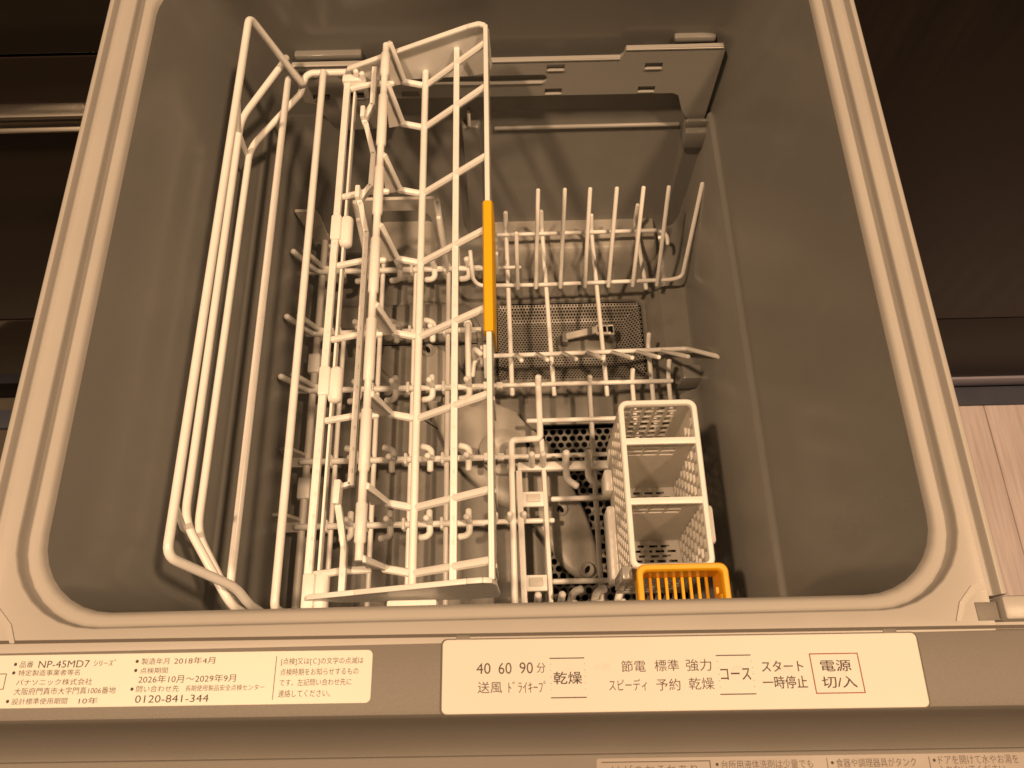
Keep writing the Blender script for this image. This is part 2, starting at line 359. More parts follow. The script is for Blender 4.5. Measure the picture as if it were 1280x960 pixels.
for cx_, cz_, w_ in ((34.5, -94.8, 11.6), (100.5, -95.3, 11.6), (33.6, -116.8, 11.6), (98.5, -116.8, 11.6), (-132, -95.3, 11.6), (-106.5, -94.8, 11.6), (-128, -117.3, 11.6), (-104, -116.8, 11.6), (-18.5, -105.8, 89)):
    boxobj('slot_lip', (cx_-w_/2, cx_+w_/2, 418.3, 422, cz_-0.5, cz_+0.5), 'plate', bp, bev=0.3)
boxobj('flange_tab', (112, 140, 424.2, 431, -80, -74), 'tub', bp, bev=2)
boxobj('flange_tab', (-140, -95, 424.2, 431, -88, -82), 'tub', bp, bev=1.5)
def wallpanel(name, x0, x1, z0, z1, d0, d1, m='tub', r=2.5):
    """raised field of the back wall: stands d1 proud at its top and d0 at its foot"""
    b = new()
    def dep(z, k): return 428-(d0+(d1-d0)*(z-z0)/(z1-z0))*k
    rr = [[(p[0], 429, p[1]) for p in rrect2(x0-0.6, x1+0.6, z0-0.6, z1+0.6, r)], [(p[0], dep(p[1], 0.7), p[1]) for p in rrect2(x0, x1, z0, z1, r)], [(p[0], dep(p[1], 1), p[1]) for p in rrect2(x0+0.9, x1-0.9, z0+0.9, z1-0.9, r)]]
    loft(b, rr, cap=False); L_ = rr[-1]
    b.faces.new([v for v in list(b.verts)[-len(L_):]]); return obj(name, b, m, dw, angle=40)
wire('duct_edge', [(-8, 425.2, -157.5), (129, 425.2, -157.5)], 1.5, 'plate', dw)
wallpanel('corner_column', 133, 150, -270, -164, 17, 15)
wallpanel('middle_column', -33, -19, -270, -150, 19, 7)
b = new(); box(b, 131, 155, 409, 424, -167, -149, bev=2.5); bb = obj('corner_bracket', b, 'tub', dw)
boxobj('bracket_fin', (131, 150, 414, 417, -149.5, -142), 'tub', bb, bev=1.2)
b = new(); tube(b, [(151, 411, -173), (151, 408.8, -173)], 1.9, 10, 0, False); obj('screw_hole', b, 'dark', bb)
wire('pin', [(-27, 426, -139), (-27, 420, -148)], 1.2, 'grey_white', dw)
# ---- front control module (turned a fraction of a degree against the tub, as it sits)
FROT = math.radians(-0.43)
def front(o): o.rotation_euler.z = FROT; return o
b = new()
prof = [(40.2, -30), (40.2, -1.6), (39.6, -0.4), (38.6, 0.0), (14, -0.15), (12.4, -0.5), (11.6, -1.6), (11.0, -4), (9.8, -11), (8.2, -17), (6.2, -22), (4.0, -26), (1.6, -29), (-0.6, -30.6), (-2.0, -31.2), (-2.5, -30.2), (-3.2, -30), (-60, -30), (-62, -32), (-62, -60), (40.2, -60)]
prof = [(p[0], p[1]) for p in prof]
extrude_profile(b, prof, 'x', -236, 211); fp = front(obj('front_panel', b, 'front', dw, angle=28))
b = new(); bar(b, (-230, 40.6, 0.02), (205, 40.6, 0.02), 1.3, 0.3, bev=0); front(obj('front_seam', b, 'seam', dw, smooth=False))
# control panel
bm = plate(rrect2(-30.0, 153.2, 11.7, 39.3, 2.4), [], 'z', 0.02, 0.1)
front(obj('panel_gap', bm, 'seam', dw, smooth=False))
cp = new(); loft(cp, [rring(-29.3, 152.6, 12.2, 38.9, 2, 0.02), rring(-29.3, 152.6, 12.2, 38.9, 2, 0.3), rring(-29.1, 152.4, 12.4, 38.7, 2, 0.42)], cap=True)
cp = obj('control_panel', cp, 'panel', dw, smooth=False); front(cp)
def tabbox(x): bb_ = new(); box(bb_, x-2.6, x+2.6, 38.8, 40.6, -1, 0.35, bev=0.2); front(obj('panel_tab', bb_, 'front', dw))
tabbox(-21.5); tabbox(143)
FONT = None
def lettering(s, x0, x1, y0, y1, m, parent, z=0.46, weight=0.0):
    c = bpy.data.curves.new('lettering', 'FONT'); c.body = s; c.size = 1.0; c.resolution_u = 3
    c.offset = weight
    t = bpy.data.objects.new('lettering', c); col.objects.link(t)
    bpy.context.view_layer.update()
    me = bpy.data.meshes.new_from_object(t.evaluated_get(bpy.context.evaluated_depsgraph_get()))
    bpy.data.objects.remove(t); bpy.data.curves.remove(c)
    vx = [v.co.x for v in me.vertices]; vy = [v.co.y for v in me.vertices]
    ax, bx_, ay, by = min(vx), max(vx), min(vy), max(vy)
    for v in me.vertices:
        v.co = V((x0+(v.co.x-ax)/(bx_-ax)*(x1-x0), y0+(v.co.y-ay)/(by-ay)*(y1-y0), z))
    me.materials.clear(); me.materials.append(M[m])
    o = bpy.data.objects.new('lettering', me); col.objects.link(o); o.parent = parent
    return o
PANEL = [('40', -16.3, -10.9, 26.24, 30.21, 'ink'), ('60', -7.9, -2.9, 26.12, 30.24, 'ink'), ('90', 0.1, 5.2, 26.15, 30.26, 'ink'), ('分', 6.6, 10.0, 26.35, 30.03, 'ink'),
    ('送風', -15.8, -6.6, 19.38, 23.49, 'ink'), ('ﾄﾞﾗｲｷｰﾌﾟ', -4.2, 9.8, 19.31, 23.50, 'ink'), ('乾燥', 12.9, 23.7, 22.13, 26.63, 'bold'), ('点検', 28.3, 34.5, 26.87, 29.54, 'faint'),
    ('節電', 38.8, 48.0, 26.12, 30.30, 'ink'), ('標準', 51.4, 60.7, 26.22, 30.40, 'ink'), ('スピーディ', 33.7, 48.0, 19.40, 23.65, 'ink'), ('予約', 51.5, 60.6, 19.31, 23.57, 'ink'),
    ('強力', 63.3, 73.0, 26.10, 30.46, 'ink'), ('乾燥', 63.8, 73.3, 19.50, 23.78, 'ink'), ('コース', 76.1, 87.5, 22.65, 26.89, 'bold'), ('スタート', 91.9, 107.7, 25.40, 29.39, 'bold'),
    ('一時停止', 91.6, 108.4, 19.39, 23.93, 'bold'), ('電源', 114.2, 125.8, 25.21, 29.37, 'bold'), ('切/入', 113.9, 127.0, 19.31, 23.52, 'bold')]
# embossed round buttons under the film
for x, y in ((18.4, 25.0), (82.8, 24.8), (100.6, 24.4), (120.6, 24.4)):
    b = new(); rr = []
    for t in range(5):
        a = t/4*PI/2; rr.append([(x+3.0*math.cos(a)*math.cos(k*PI/12), y+3.0*math.cos(a)*math.sin(k*PI/12), 0.41+0.13*math.sin(a)) for k in range(24)])
    rr[-1] = [(x+0.05*math.cos(k*PI/12), y+0.05*math.sin(k*PI/12), 0.54) for k in range(24)]
    loft(b, rr, cap=True); obj('button', b, 'button', cp, angle=60)
for t in PANEL:
    big = t[5] == 'bold'
    lettering(*t, cp, z=0.57 if big else 0.47, weight=0.006 if big else 0.0)
def strip(name, p, q, wd, m, parent, z=0.47, h=0.04):
    b = new(); bar(b, (p[0], p[1], z), (q[0], q[1], z), wd, h, bev=0); return obj(name, b, m, parent, smooth=False)
for p, q in (((11.6, 31.5), (24.9, 31.5)), ((11.7, 17.4), (25.1, 17.4)), ((75.0, 31.6), (88.3, 31.6)), ((75.2, 17.7), (88.7, 17.7))):
    strip('button_line', p, q, 0.42, 'ink', cp)
for x in (11.9, 24.8, 75.4, 88.4):
    for k in range(5):
        y = 20.2+k*2.3; b = new(); tube(b, [(x, y, 0.43), (x, y, 0.48)], 0.16, 6, 0, False); obj('button_dot', b, 'ink', cp)
cs = [(110.7, 31.65), (128.9, 31.65), (129.4, 17.55), (111.2, 17.55)]
for i in range(4):
    p, q = cs[i], cs[(i+1) % 4]; ex = 0.2 if i % 2 == 0 else 0
    strip('power_frame', (p[0]-ex*(1 if q[0] > p[0] else -1), p[1]), (q[0]+ex*(1 if q[0] > p[0] else -1), q[1]), 0.42, 'redline', cp, z=0.47+0.01*(i % 2))
for p, q in ((90.2, 31.8),):
    pass
# rating sticker
st = new(); loft(st, [rring(-226, -56.1, 16.7, 35.7, 2, 0.02), rring(-226, -56.1, 16.7, 35.7, 2, 0.22)], cap=True)
st = obj('rating_sticker', st, 'sticker', dw, smooth=False); front(st)
STICK = [('品番', -191.2, -186.0, 31.15, 33.48, 'ink'), ('NP-45MD7', -184.0, -164.5, 30.93, 33.56, 'bold'), ('ｼﾘｰｽﾞ', -162.9, -154.4, 31.28, 33.62, 'ink'),
    ('特定製造事業者等名', -191.1, -167.6, 28.12, 30.29, 'ink'), ('パナソニック株式会社', -191.1, -162.2, 24.64, 26.93, 'ink'), ('大阪府門真市大字門真1006番地', -191.2, -152.7, 21.30, 23.86, 'ink'),
    ('設計標準使用期間', -191.3, -170.4, 17.90, 20.16, 'ink'), ('10年', -166.0, -158.8, 17.78, 20.10, 'bold'), ('製造年月', -144.6, -134.0, 31.58, 33.92, 'ink'), ('2018年4月', -132.1, -116.4, 31.50, 34.06, 'bold'),
    ('点検期間', -144.6, -134.0, 28.32, 30.49, 'ink'), ('2026年10月～2029年9月', -144.7, -107.7, 24.82, 27.70, 'bold'), ('問い合わせ先', -145.0, -128.8, 21.64, 23.99, 'ink'),
    ('長期使用製品安全点検センター', -126.3, -96.5, 21.76, 23.90, 'ink'), ('0120-841-344', -144.8, -117.1, 17.88, 20.56, 'bold'), ('[点検]又は[Ｃ]の文字の点滅は', -91.0, -59.5, 30.41, 33.17, 'ink'),
    ('点検時期をお知らせするもの', -91.0, -61.2, 26.81, 29.33, 'ink'), ('です。左記問い合わせ先に', -90.9, -63.6, 23.04, 25.54, 'ink'), ('連絡してください。', -91.0, -71.4, 19.06, 21.68, 'ink')]
for t in STICK: lettering(*t, st, z=0.25, weight=0.0)
for x, y in ((-192.9, 32.4), (-192.9, 29.3), (-192.9, 19.1), (-146.3, 32.8), (-146.3, 29.5), (-146.6, 22.8)):
    b = new(); tube(b, [(x, y, 0.22), (x, y, 0.26)], 0.62, 12, 0, False); obj('bullet', b, 'bold', st)
strip('divider_line', (-92.9, 34.0), (-93.0, 18.2), 0.25, 'ink', st, z=0.25)
for p, q in (((-203, 29), (-195.6, 29)), ((-195.6, 29.1), (-195.6, 23.4)), ((-203, 23.5), (-195.6, 23.5))): strip('frame_line', p, q, 0.3, 'ink', st, z=0.25 if p[1] == q[1] else 0.262)
# notice label on the lower ledge
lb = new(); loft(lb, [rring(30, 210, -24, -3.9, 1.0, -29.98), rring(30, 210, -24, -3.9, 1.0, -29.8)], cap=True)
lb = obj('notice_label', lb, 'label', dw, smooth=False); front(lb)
LAB = [('けがのおそれあり', 34.0, 66.0, -9.4, -6.1, 'ink'), ('台所用液体洗剤は少量でも', 75.1, 109.3, -8.0, -4.92, 'ink'), ('食器や調理器具がタンク', 118, 147.9, -8.0, -4.93, 'ink'), ('ドアを開けて水やお湯を', 156.4, 186.2, -7.45, -4.36, 'ink'), ('入れないでください', 155.8, 180.6, -10.6, -7.75, 'ink')]
G = 1.058
for t in LAB: lettering(t[0], t[1]*G, t[2]*G, t[3]*G, t[4]*G, 'dimink', lb, z=-29.77)
for x, y in ((73.5, -6.3), (116.6, -6.3), (154.8, -6.0)):
    b = new(); tube(b, [(x*G, y*G, -29.8), (x*G, y*G, -29.76)], 0.6, 12, 0, False); obj('bullet', b, 'bold', lb)
for x in (114.7, 152.9): strip('divider_line', (x*G, -4.9), (x*G, -20), 0.25, 'ink', lb, z=-29.77)
for p, q in (((32, -5.3), (75, -5.3)), ((75, -5.2), (75, -14))): strip('frame_line', p, q, 0.35, 'ink', lb, z=-29.77 if p[1] == q[1] else -29.76)

# ------------------------------------------------------------------ filter
ft = thing('drain_filter', 'perforated grey drain filter with moulded handle sunk in the tub floor', 'filter')
def fz(x, y):
    d = min(x-(-12), 110-x, y-274, 344-y)
    t = max(0, min(1, d/16)); t = t*t*(3-2*t)
    return -281 - 8*t
bm = perforated(-12, 110, 274, 344, 2.5, 2.15, 0.82, 0, zfun=fz, seg=8, depth=0.5)
me = bpy.data.meshes.new('filter_mesh'); bm.to_mesh(me); bm.free(); link('filter_mesh', me, 'mesh', ft, smooth=False)
b = new(); loft(b, [rring(-16, 114, 270, 348, 9, -281), rring(-15.5, 113.5, 270.5, 347.5, 9, -278.6), rring(-13, 111, 273, 345, 7, -278.6), rring(-12, 110, 274, 344, 6, -281.2)]); obj('filter_frame', b, 'floor', ft, angle=40)
b = new(); loft(b, [rring(38, 88, 296, 320, 9, -291), rring(39, 87, 297, 319, 9, -284.5), rring(40.5, 85.5, 298.5, 317.5, 8, -283.5)], cap=True); obj('handle_base', b, 'floor', ft, angle=40)
b = new(); bar(b, (44, 309, -276), (70, 311, -268), 6, 3, 1.0); bar(b, (69, 311, -268.5), (84, 311, -268.5), 9, 3, 1.0); obj('handle_grip', b, 'grey_white', ft)
b = new(); box(b, 42, 47, 304, 313, -286, -274, bev=1.2); box(b, 80, 84.5, 306, 315, -286, -267, bev=1.2); obj('handle_post', b, 'floor', ft)
for x in (72, 76.5, 80.5): boxobj('handle_slot', (x-1.4, x+1.4, 308.5, 313.5, -268, -266.9), 'dark', ft, bev=0)

# ------------------------------------------------------------------ spray arm
sp = thing('spray_arm', 'long grey rotating spray arm lying diagonally under the racks', 'spray arm')
hub = Vector((-8, 207))
half = [(14, 30), (36, 6), (50, -22), (62, -52), (67.5, -76), (67, -92), (60, -96), (51, -94), (40, -84), (29, -66), (14, -48), (-10, -36)]
pts = [(hub.x+x, hub.y+y) for x, y in half] + [(hub.x-x, hub.y-y) for x, y in half]
def smooth_loop(p, n=4):
    out = []; N = len(p)
    for i in range(N):
        a, b_, c, d = (Vector(p[(i+k-1) % N]) for k in range(4))
        for j in range(n):
            t = j/n; out.append(tuple(0.5*((2*b_)+(-a+c)*t+(2*a-5*b_+4*c-d)*t*t+(-a+3*b_-3*c+d)*t**3)))
    return out
sl = smooth_loop(pts)
def scaled(lp, s, dz): return [(hub.x+(x-hub.x)*s, hub.y+(y-hub.y)*s, dz) for x, y in lp]
b = new(); loft(b, [scaled(sl, 0.97, -277.5), scaled(sl, 1.0, -275), scaled(sl, 1.0, -272), scaled(sl, 0.975, -269.8), scaled(sl, 0.93, -268.6), scaled(sl, 0.6, -267)], cap=True); obj('arm', b, 'arm', sp, angle=45)
def nozzle(x, y, ang):
    b = new(); rr = [[(x+r*math.cos(k*PI/10), y+r*math.sin(k*PI/10), z) for k in range(20)] for r, z in ((5.9, -269.6), (5.5, -266.6), (4.6, -265.8), (3.4, -266.6), (3.0, -267.0))]
    loft(b, rr, cap=True); n = obj('nozzle', b, 'arm', sp, angle=50)
    b = new(); rr = [[(x+1.6*math.cos(k*PI/8)*math.cos(ang)-2.9*math.sin(k*PI/8)*math.sin(ang), y+1.6*math.cos(k*PI/8)*math.sin(ang)+2.9*math.sin(k*PI/8)*math.cos(ang), z) for k in range(16)] for z in (-268.2, -266.3)]
    loft(b, rr, cap=True); obj('jet_opening', b, 'dark', n)
nozzle(34, 162, 0.5); nozzle(51, 117, -0.5); nozzle(-67, 296, 0.3); nozzle(-50, 252, 0.5); nozzle(10, 214, 0.8); nozzle(-24, 205, -0.8)
b = new(); rr = [[(hub.x+r*math.cos(k*PI/14), hub.y+r*math.sin(k*PI/14), z) for k in range(28)] for r, z in ((19, -268), (18, -263), (15, -261.5), (10, -261.5), (8, -263))]
loft(b, rr, cap=True); obj('hub', b, 'arm', sp, angle=50)
b = new(); rr = [[(hub.x+r*math.cos(k*PI/14), hub.y+r*math.sin(k*PI/14), z) for k in range(28)] for r, z in ((13, -285), (13, -269))]
loft(b, rr, cap=True); obj('pivot', b, 'floor', sp)

# ------------------------------------------------------------------ lower rack
lr = thing('lower_rack', 'white coated wire lower dish rack with plate tines above the tub floor', 'dish rack')
z0, zy = -245, -248.4
def W(pts, r=1.65, m='wire', name='wire', bend=5): return wire(name, pts, r, m, lr, bend)
# left part: plastic cross bars with bowl pegs
rows = [(358, -168, 9, 0), (301.5, -160, -28, 1), (253, -164, 122, 0), (196, -156, 70, 1), (147.5, -156, 27, 0)]
for y, xa, xb, fl_ in rows:
    xm = min(xb, -22)
    cb = W([(xa, y, z0), (xm, y, z0)], 2.1, 'white', 'crossbar')
    for px in (-117, -89, -61, -33):
        if px > xb: continue
        s_ = 1 if fl_ == 0 else -1
        b = new()
        tube(b, [(px+1.5, y, z0), (px-0.5, y+s_*1.0, z0+8), (px-1, y+s_*1.5, z0+12)], 2.1, 8, 2)
        tube(b, [(px, y+s_*1, z0+2), (px, y+s_*9, z0+1)], 2.1, 8, 2)
        tube(b, [(px+0.5, y-s_*1, z0+1), (px+0.5, y-s_*6.5, z0-1), (px-2, y-s_*9, z0-1), (px-6.5, y-s_*9.8, z0)], 2.15, 8, 4)
        obj('peg', b, 'white', cb, angle=60)
        b = new(); box(b, px+2, px+10, y-1.5, y+1.5, z0-1.8, z0+2.6, bev=0.8); obj('peg_gusset', b, 'white', cb)
    for wx in (-131, -103, -76, -49):
        if wx > xb: continue
        boxobj('collar', (wx-4.4, wx-1.9, y-4.4, y+4.4, z0-5, z0+3.4), 'white', cb, bev=1.0)
for xw, ya, yb, r in ((-152.5, 396, 60, 2.5), (-131.5, 300, 60, 1.7), (-103, 366, 60, 1.7), (-76, 366, 60, 1.7), (-49.5, 366, 60, 1.7), (-33, 303, 250, 1.7)):
    W([(xw, ya, zy), (xw, yb, zy)], r, 'grey_white' if r > 2 else 'wire')
# thin wire continuing the cross bars to the right
W([(-24, 358, z0), (9, 358, z0)], 1.3); W([(-24, 253.5, z0), (122, 254, z0)], 1.6); W([(-24, 196, z0), (71, 196.5, z0)], 1.6); W([(-24, 147.8, z0), (27, 148, z0)], 1.7)
for y in (253, 196): boxobj('coupling', (-22, -16, y-3, y+3, z0-3, z0+3), 'white', lr, bev=0.8); boxobj('coupling', (-12, -7, y-2.6, y+2.6, z0-2.6, z0+2.6), 'white', lr, bev=0.8)
# left guards: curved tines against the wall
for y in (358, 301.5, 253):
    W([(-148, y, z0), (-155, y, z0), (-161, y, z0+12), (-165, y-6, z0+40)], 2.0, 'wire', 'guard_tine', 9)
    W([(-140, y+3, z0), (-150, y+3, z0), (-154, y+1, z0+16), (-158, y-2, z0+34)], 1.8, 'wire', 'guard_tine', 9)
for y in (196, 147.5):
    b = plate([(-175, z0+16), (-160, z0+16), (-153, z0+2), (-153, z0-3), (-172, z0-3)], [], 'y', y+4, 2.2); obj('side_plate', b, 'grey_white', lr)
    b = plate([(-172, y+4), (-155, y+4), (-155, y-3), (-170, y-3)], [], 'z', z0-4, 1.6); obj('side_shelf', b, 'grey_white', lr)
b = plate([(-167, -206), (-151.5, -206), (-149, -215), (-149, -247), (-161, -247)], [], 'y', 389, 2.4); obj('side_plate', b, 'grey_white', lr)
for y in (276, 176): boxobj('joint_clip', (-157, -148, y-8, y+8, -251, -243.5), 'white', lr, bev=1.2)
# bowl support standing at the back left
arch = [(-109, -169), (-51, -169), (-50, -174), (-52, -218), (-57, -218), (-58.5, -192), (-62, -185), (-68, -182.5), (-96, -182.5), (-102, -185), (-104, -192), (-106, -218), (-110, -218)]
bm = plate(arch, [], 'y', 371, 2.6); obj('bowl_support', bm, 'grey_white', lr)
for x, s_ in ((-52, 1), (-112, -1)):
    W([(x, 369, -168), (x+s_*1, 362, -247)], 2.0, 'wire', 'support_post'); W([(x, 365, -184), (x+s_*1.5, 357, -246)], 1.8, 'wire', 'support_post')
W([(-41, 372, -215), (-42, 358, -247)], 2.0, 'wire', 'support_post')
for x in (-20, -11): bm = plate([(355, -250), (363, -250), (361, -226), (358, -226)], [], 'x', x, 2.4); obj('hinge_lug', bm, 'white', lr)
W([(-33, 303, -246), (-33, 300, -230), (-33, 262, -243), (-33, 256, -246)], 2.0, 'white', 'lever', 6)
W([(-28, 276, -246), (-28, 279, -232), (-23, 274, -232)], 2.0, 'white', 'lever', 5)
bm = plate([(262, -250), (284, -250), (281, -230), (270, -230)], [], 'x', -21, 2.4); obj('hinge_lug', bm, 'white', lr)
# right part: wires along the depth
W([(-2, 398, -226), (-2, 396, zy), (0, 250, zy), (0, 247, zy)], 1.7)
W([(27, 400, -228), (28, 395, zy), (32, 246, zy)], 1.6); W([(68, 398, -232), (69, 392, zy), (72, 258, zy), (72.5, 246, zy-3)], 1.6)
W([(106, 404, -228), (106, 400, zy), (110, 337, zy)], 1.6); W([(107, 292, -240), (107, 286, zy), (107, 100, zy)], 1.6); W([(120, 268, -238), (120, 258, zy), (120, 100, zy)], 1.6); W([(92, 262, -240), (92, 255, zy), (92, 100, zy)], 1.6)
W([(59, 257, -240), (59, 252, zy), (58, 60, zy)], 1.7)
W([(-9, 389.5, z0), (124, 390.5, z0), (131, 386, z0), (131, 378, z0-2)], 1.5)
W([(11, 224, z0), (78, 224.5, z0)], 1.6); W([(27, 163.5, z0), (70, 164, z0)], 1.7); W([(24, 105, z0), (72, 105, z0)], 1.7)
W([(20, 257, -238), (20, 252, z0), (20, 210, z0), (-1.5, 209, z0), (-1.5, 60, z0)], 2.2, bend=3)
W([(21, 210, zy), (22, 180, zy), (23.5, 60, zy)], 1.8)
# back row of plate tines, leaning back
W([(-31, 366, -232), (-29.5, 347, z0), (-24, 341.5, z0), (20, 341, z0), (131, 343, z0), (139, 345, z0+1), (145.5, 383, -174)], 1.5, bend=6, name='tine_rail')
xb_ = [6.5, 21, 40.5, 60, 79, 98.5, 118]; xt_ = [6, 23, 43, 62, 82, 102, 121]
for i, (a, c) in enumerate(zip(xb_, xt_)):
    if i == 0: W([(a, 337.5, z0+1), (c, 358, -196)], 1.4, name='tine')
    else: W([(a, 337.5, z0+1), (c, 383, -177)], 1.45, name='tine')
# front row, leaning forward
W([(-30, 262, z0), (-29, 274, z0), (-23, 278.5, z0), (60, 279.5, z0), (136, 281, z0), (149, 246, -190)], 1.6, bend=5, name='tine_rail')
bs = [-11, 4, 20, 40, 59, 78, 97, 116]; tp = [-13, 7, 25, 45, 64, 84, 102.5, 123]
for a, c in zip(bs[1:], tp[1:]): W([(a, 279.5, z0), (c, 247, -188)], 1.45, name='tine')
boxobj('rail_end', (-24, -22, 270, 286, -247, -241), 'white', lr, bev=0.5)
# plastic ladder with cup hooks, front right
boxobj('hook_bar', (2.5, 76, 184, 190.5, -246, -240), 'white', lr, bev=1.2)
for xa, xb2 in ((2.0, 4.0), (20.0, 22.0)):
    b = new(); bar(b, (xa+1.5, 184, -241), (xb2+1.5, 62, -241), 4.2 if xa < 10 else 3.0, 4.0, 0.8); obj('ladder_rail', b, 'white', lr)
for y in (163, 104):
    b = new(); box(b, 5.4, 21, y-6, y+5, -243, -239.5, bev=0.8); st_ = obj('ladder_step', b, 'white', lr); boxobj('step_tile', (8.5, 18, y-3, y+3, -239.6, -238.4), 'grey_white', st_, bev=0.5)
for px in (13, 21): W([(px, 187, -243), (px-0.2, 190, -222)], 2.1, 'white', 'peg')
for px in (37, 53, 69):
    W([(px, 190.5, -222), (px+0.5, 187, -241), (px+1.5, 179, -249), (px+8.5, 174, -249)], 2.3, 'white', 'cup_hook', 6)
    W([(px+7, 98.5, -240), (px+1.5, 97, -241), (px-1, 90, -243), (px, 86, -235), (px+1, 87, -226)], 2.4, 'white', 'cup_hook', 6)
for px in (-14, -4, 6): W([(px, 148, z0), (px+0.3, 151, z0+10)], 1.7, 'white', 'peg')
for px in (14, 30): W([(px, 92, -247), (px, 93, -226)], 2.2, 'white', 'peg')

# ------------------------------------------------------------------ upper left wire rack
ur = thing('wire_rack', 'white wire cup rack along the left wall of the tub', 'dish rack')
def U(pts, r=1.9, bend=6, name='wire'): return wire(name, pts, r, 'wire', ur, bend, 10)
U([(-25, 412, -85), (-128, 412, -85), (-131.5, 409, -85), (-133, 403, -86), (-152, 404.5, -31), (-154, 81, -31), (-135, 74, -70), (-132, 68, -84), (-132, 66, -140)], 2.0, 6)
U([(-141.5, 414, -73), (-143, 408, -72), (-165, 363, -72), (-165, 108, -72), (-138, 56+10, -76), (-136, 66, -140)], 1.9, 9)
U([(-134.5, 404, -90), (-136, 401, -92), (-165, 358, -93), (-166, 107, -93), (-142, 68, -93), (-140, 66, -140)], 1.9, 9)
U([(-141.5, 404, -81), (-141.5, 72.5, -81)], 1.9); U([(-119, 410, -82), (-119, 66, -82), (-119, 64, -140)], 1.95, 4)
for y in (352, 104): U([(-154, y, -33), (-165, y, -72), (-166.5, y, -95)], 1.4, 3, 'cross_wire')

# ------------------------------------------------------------------ folding shelf
fs = thing('folding_shelf', 'white plastic folding cup shelf with yellow grip on its right edge', 'shelf')
ARM = [391, 357, 306.5, 258, 210, 161.5, 113, 80]
def F(name, b, m='white'): return obj(name, b, m, fs, angle=40)
def fbar(name, p, q, w_, h_, m='white'): b = new(); bar(b, p, q, w_, h_, 0.7); return F(name, b, m)
# rail: a channel with lugs
r1 = fbar('rail', (-101.5, 397, -78), (-102.5, 70, -78), 4.0, 4.0)
b = new(); bar(b, (-97.2, 392, -83), (-98.2, 72, -83), 1.4, 6, 0.4); obj('rail_flange', b, 'white', r1)
def lugs(parent, x, z, ya, yb, step=11.6, skip=()):
    y = ya
    while y > yb:
        b = new(); box(b, x-0.55, x+0.55, y-1.1, y+1.1, z-0.2, z+0.35, bev=0.25); obj('lug', b, 'white', parent); y -= step
lugs(r1, -101.6, -76, 388, 76)
for y in (283, 184, 72):
    b = new(); box(b, -104.6, -98.6, y-8, y+9, -82, -75, bev=1.0); c_ = obj('rail_clip', b, 'white', r1)
    b = new(); tube(b, [(-96, y-9, -80), (-96, y+8, -80)], 3.4, 12, 0, True); obj('clip_sleeve', b, 'white', c_)
b = new(); box(b, -104.5, -91, 394, 400, -84, -74, bev=1.2); tube(b, [(-95, 398, -86), (-95, 398, -70)], 1.6, 8, 0); tube(b, [(-91, 396, -90), (-91, 396, -70)], 1.6, 8, 0); obj('rail_clip', b, 'white', r1)
# zig-zag plate rest
zig = [(-83, 401), (-83, 370), (-88, 358.5), (-86.5, 355), (-80.5, 332), (-81, 308), (-88, 298.5), (-86.5, 295), (-82, 275), (-82.5, 124)]
b = new()
for p, q in zip(zig, zig[1:]): bar(b, (p[0], p[1]+0.8, -71), (q[0], q[1]-0.8, -71), 3.3, 4.4, 0.6)
for p in ((-88, 358.5), (-88, 298.5)): bar(b, (p[0], p[1]-1.5, -69), (p[0], p[1]+7, -69), 2.8, 8, 0.6)
bar(b, (-82.5, 124.6, -71), (-88, 123, -71), 2.4, 4.4, 0.5); bar(b, (-88.4, 125.5, -69), (-88.8, 113, -69), 3.4, 8, 0.7)
for p, q in (((-88.4, 113.5), (-84, 92)), ((-84, 92.8), (-84, 70))): bar(b, (*p, -71), (*q, -71), 3.3, 4.4, 0.6)
zg = F('plate_rest', b); lugs(zg, -82.3, -68.7, 270, 128); lugs(zg, -84, -68.7, 90, 74)
# pivot shaft with stepped collars
b = new(); ysteps = [399, 366, 313, 265, 215, 164, 116, 81]
P, R = [], []
for i, y in enumerate(ysteps):
    P += [(-72.6, y, -50)]; R += [2.05]
    if i < len(ysteps)-1:
        n_ = ysteps[i+1]; P += [(-72.6, y-7, -50), (-72.6, y-8, -50), (-72.6, n_+9, -50), (-72.6, n_+8, -50)]; R += [2.05, 2.85, 2.85, 2.05]
tube(b, P, 2, 12, 0, True, rs=[1.0, 1.6]+R+[1.6, 1.0]) if False else None
secs = []
tubeP = [Vector(p) for p in P]
L2 = []
for p, r in zip(P, R): L2.append([(p[0]+r*math.cos(k*PI/7), p[1], p[2]+r*math.sin(k*PI/7)) for k in range(14)])
loft(b, L2, cap=True); b.faces.new(b.verts[:14]) if False else None
F('pivot_shaft', b)
b = new(); tube(b, [(-51, 402, -76), (-51, 70, -76)], 1.9, 10, 0); F('long_bar', b)
lb5 = fbar('long_bar', (-29.6, 402, -57.5), (-29.6, 70, -57.5), 3.6, 3.6); lugs(lb5, -29.6, -55.7, 380, 74)
fbar('edge_bar', (-11, 402, -40), (-11, 69, -40), 2.8, 3.2)
b = plate([(401, -41.5), (70, -41.5), (70, -72), (401, -72)], [], 'x', -10.6, 1.2); F('edge_web', b, 'clear')
for y in (270, 215, 158, 111, 76):
    boxobj('web_rib', (-9.4, -8.6, y-1, y+1, -72, -43), 'white', fs, bev=0.2)
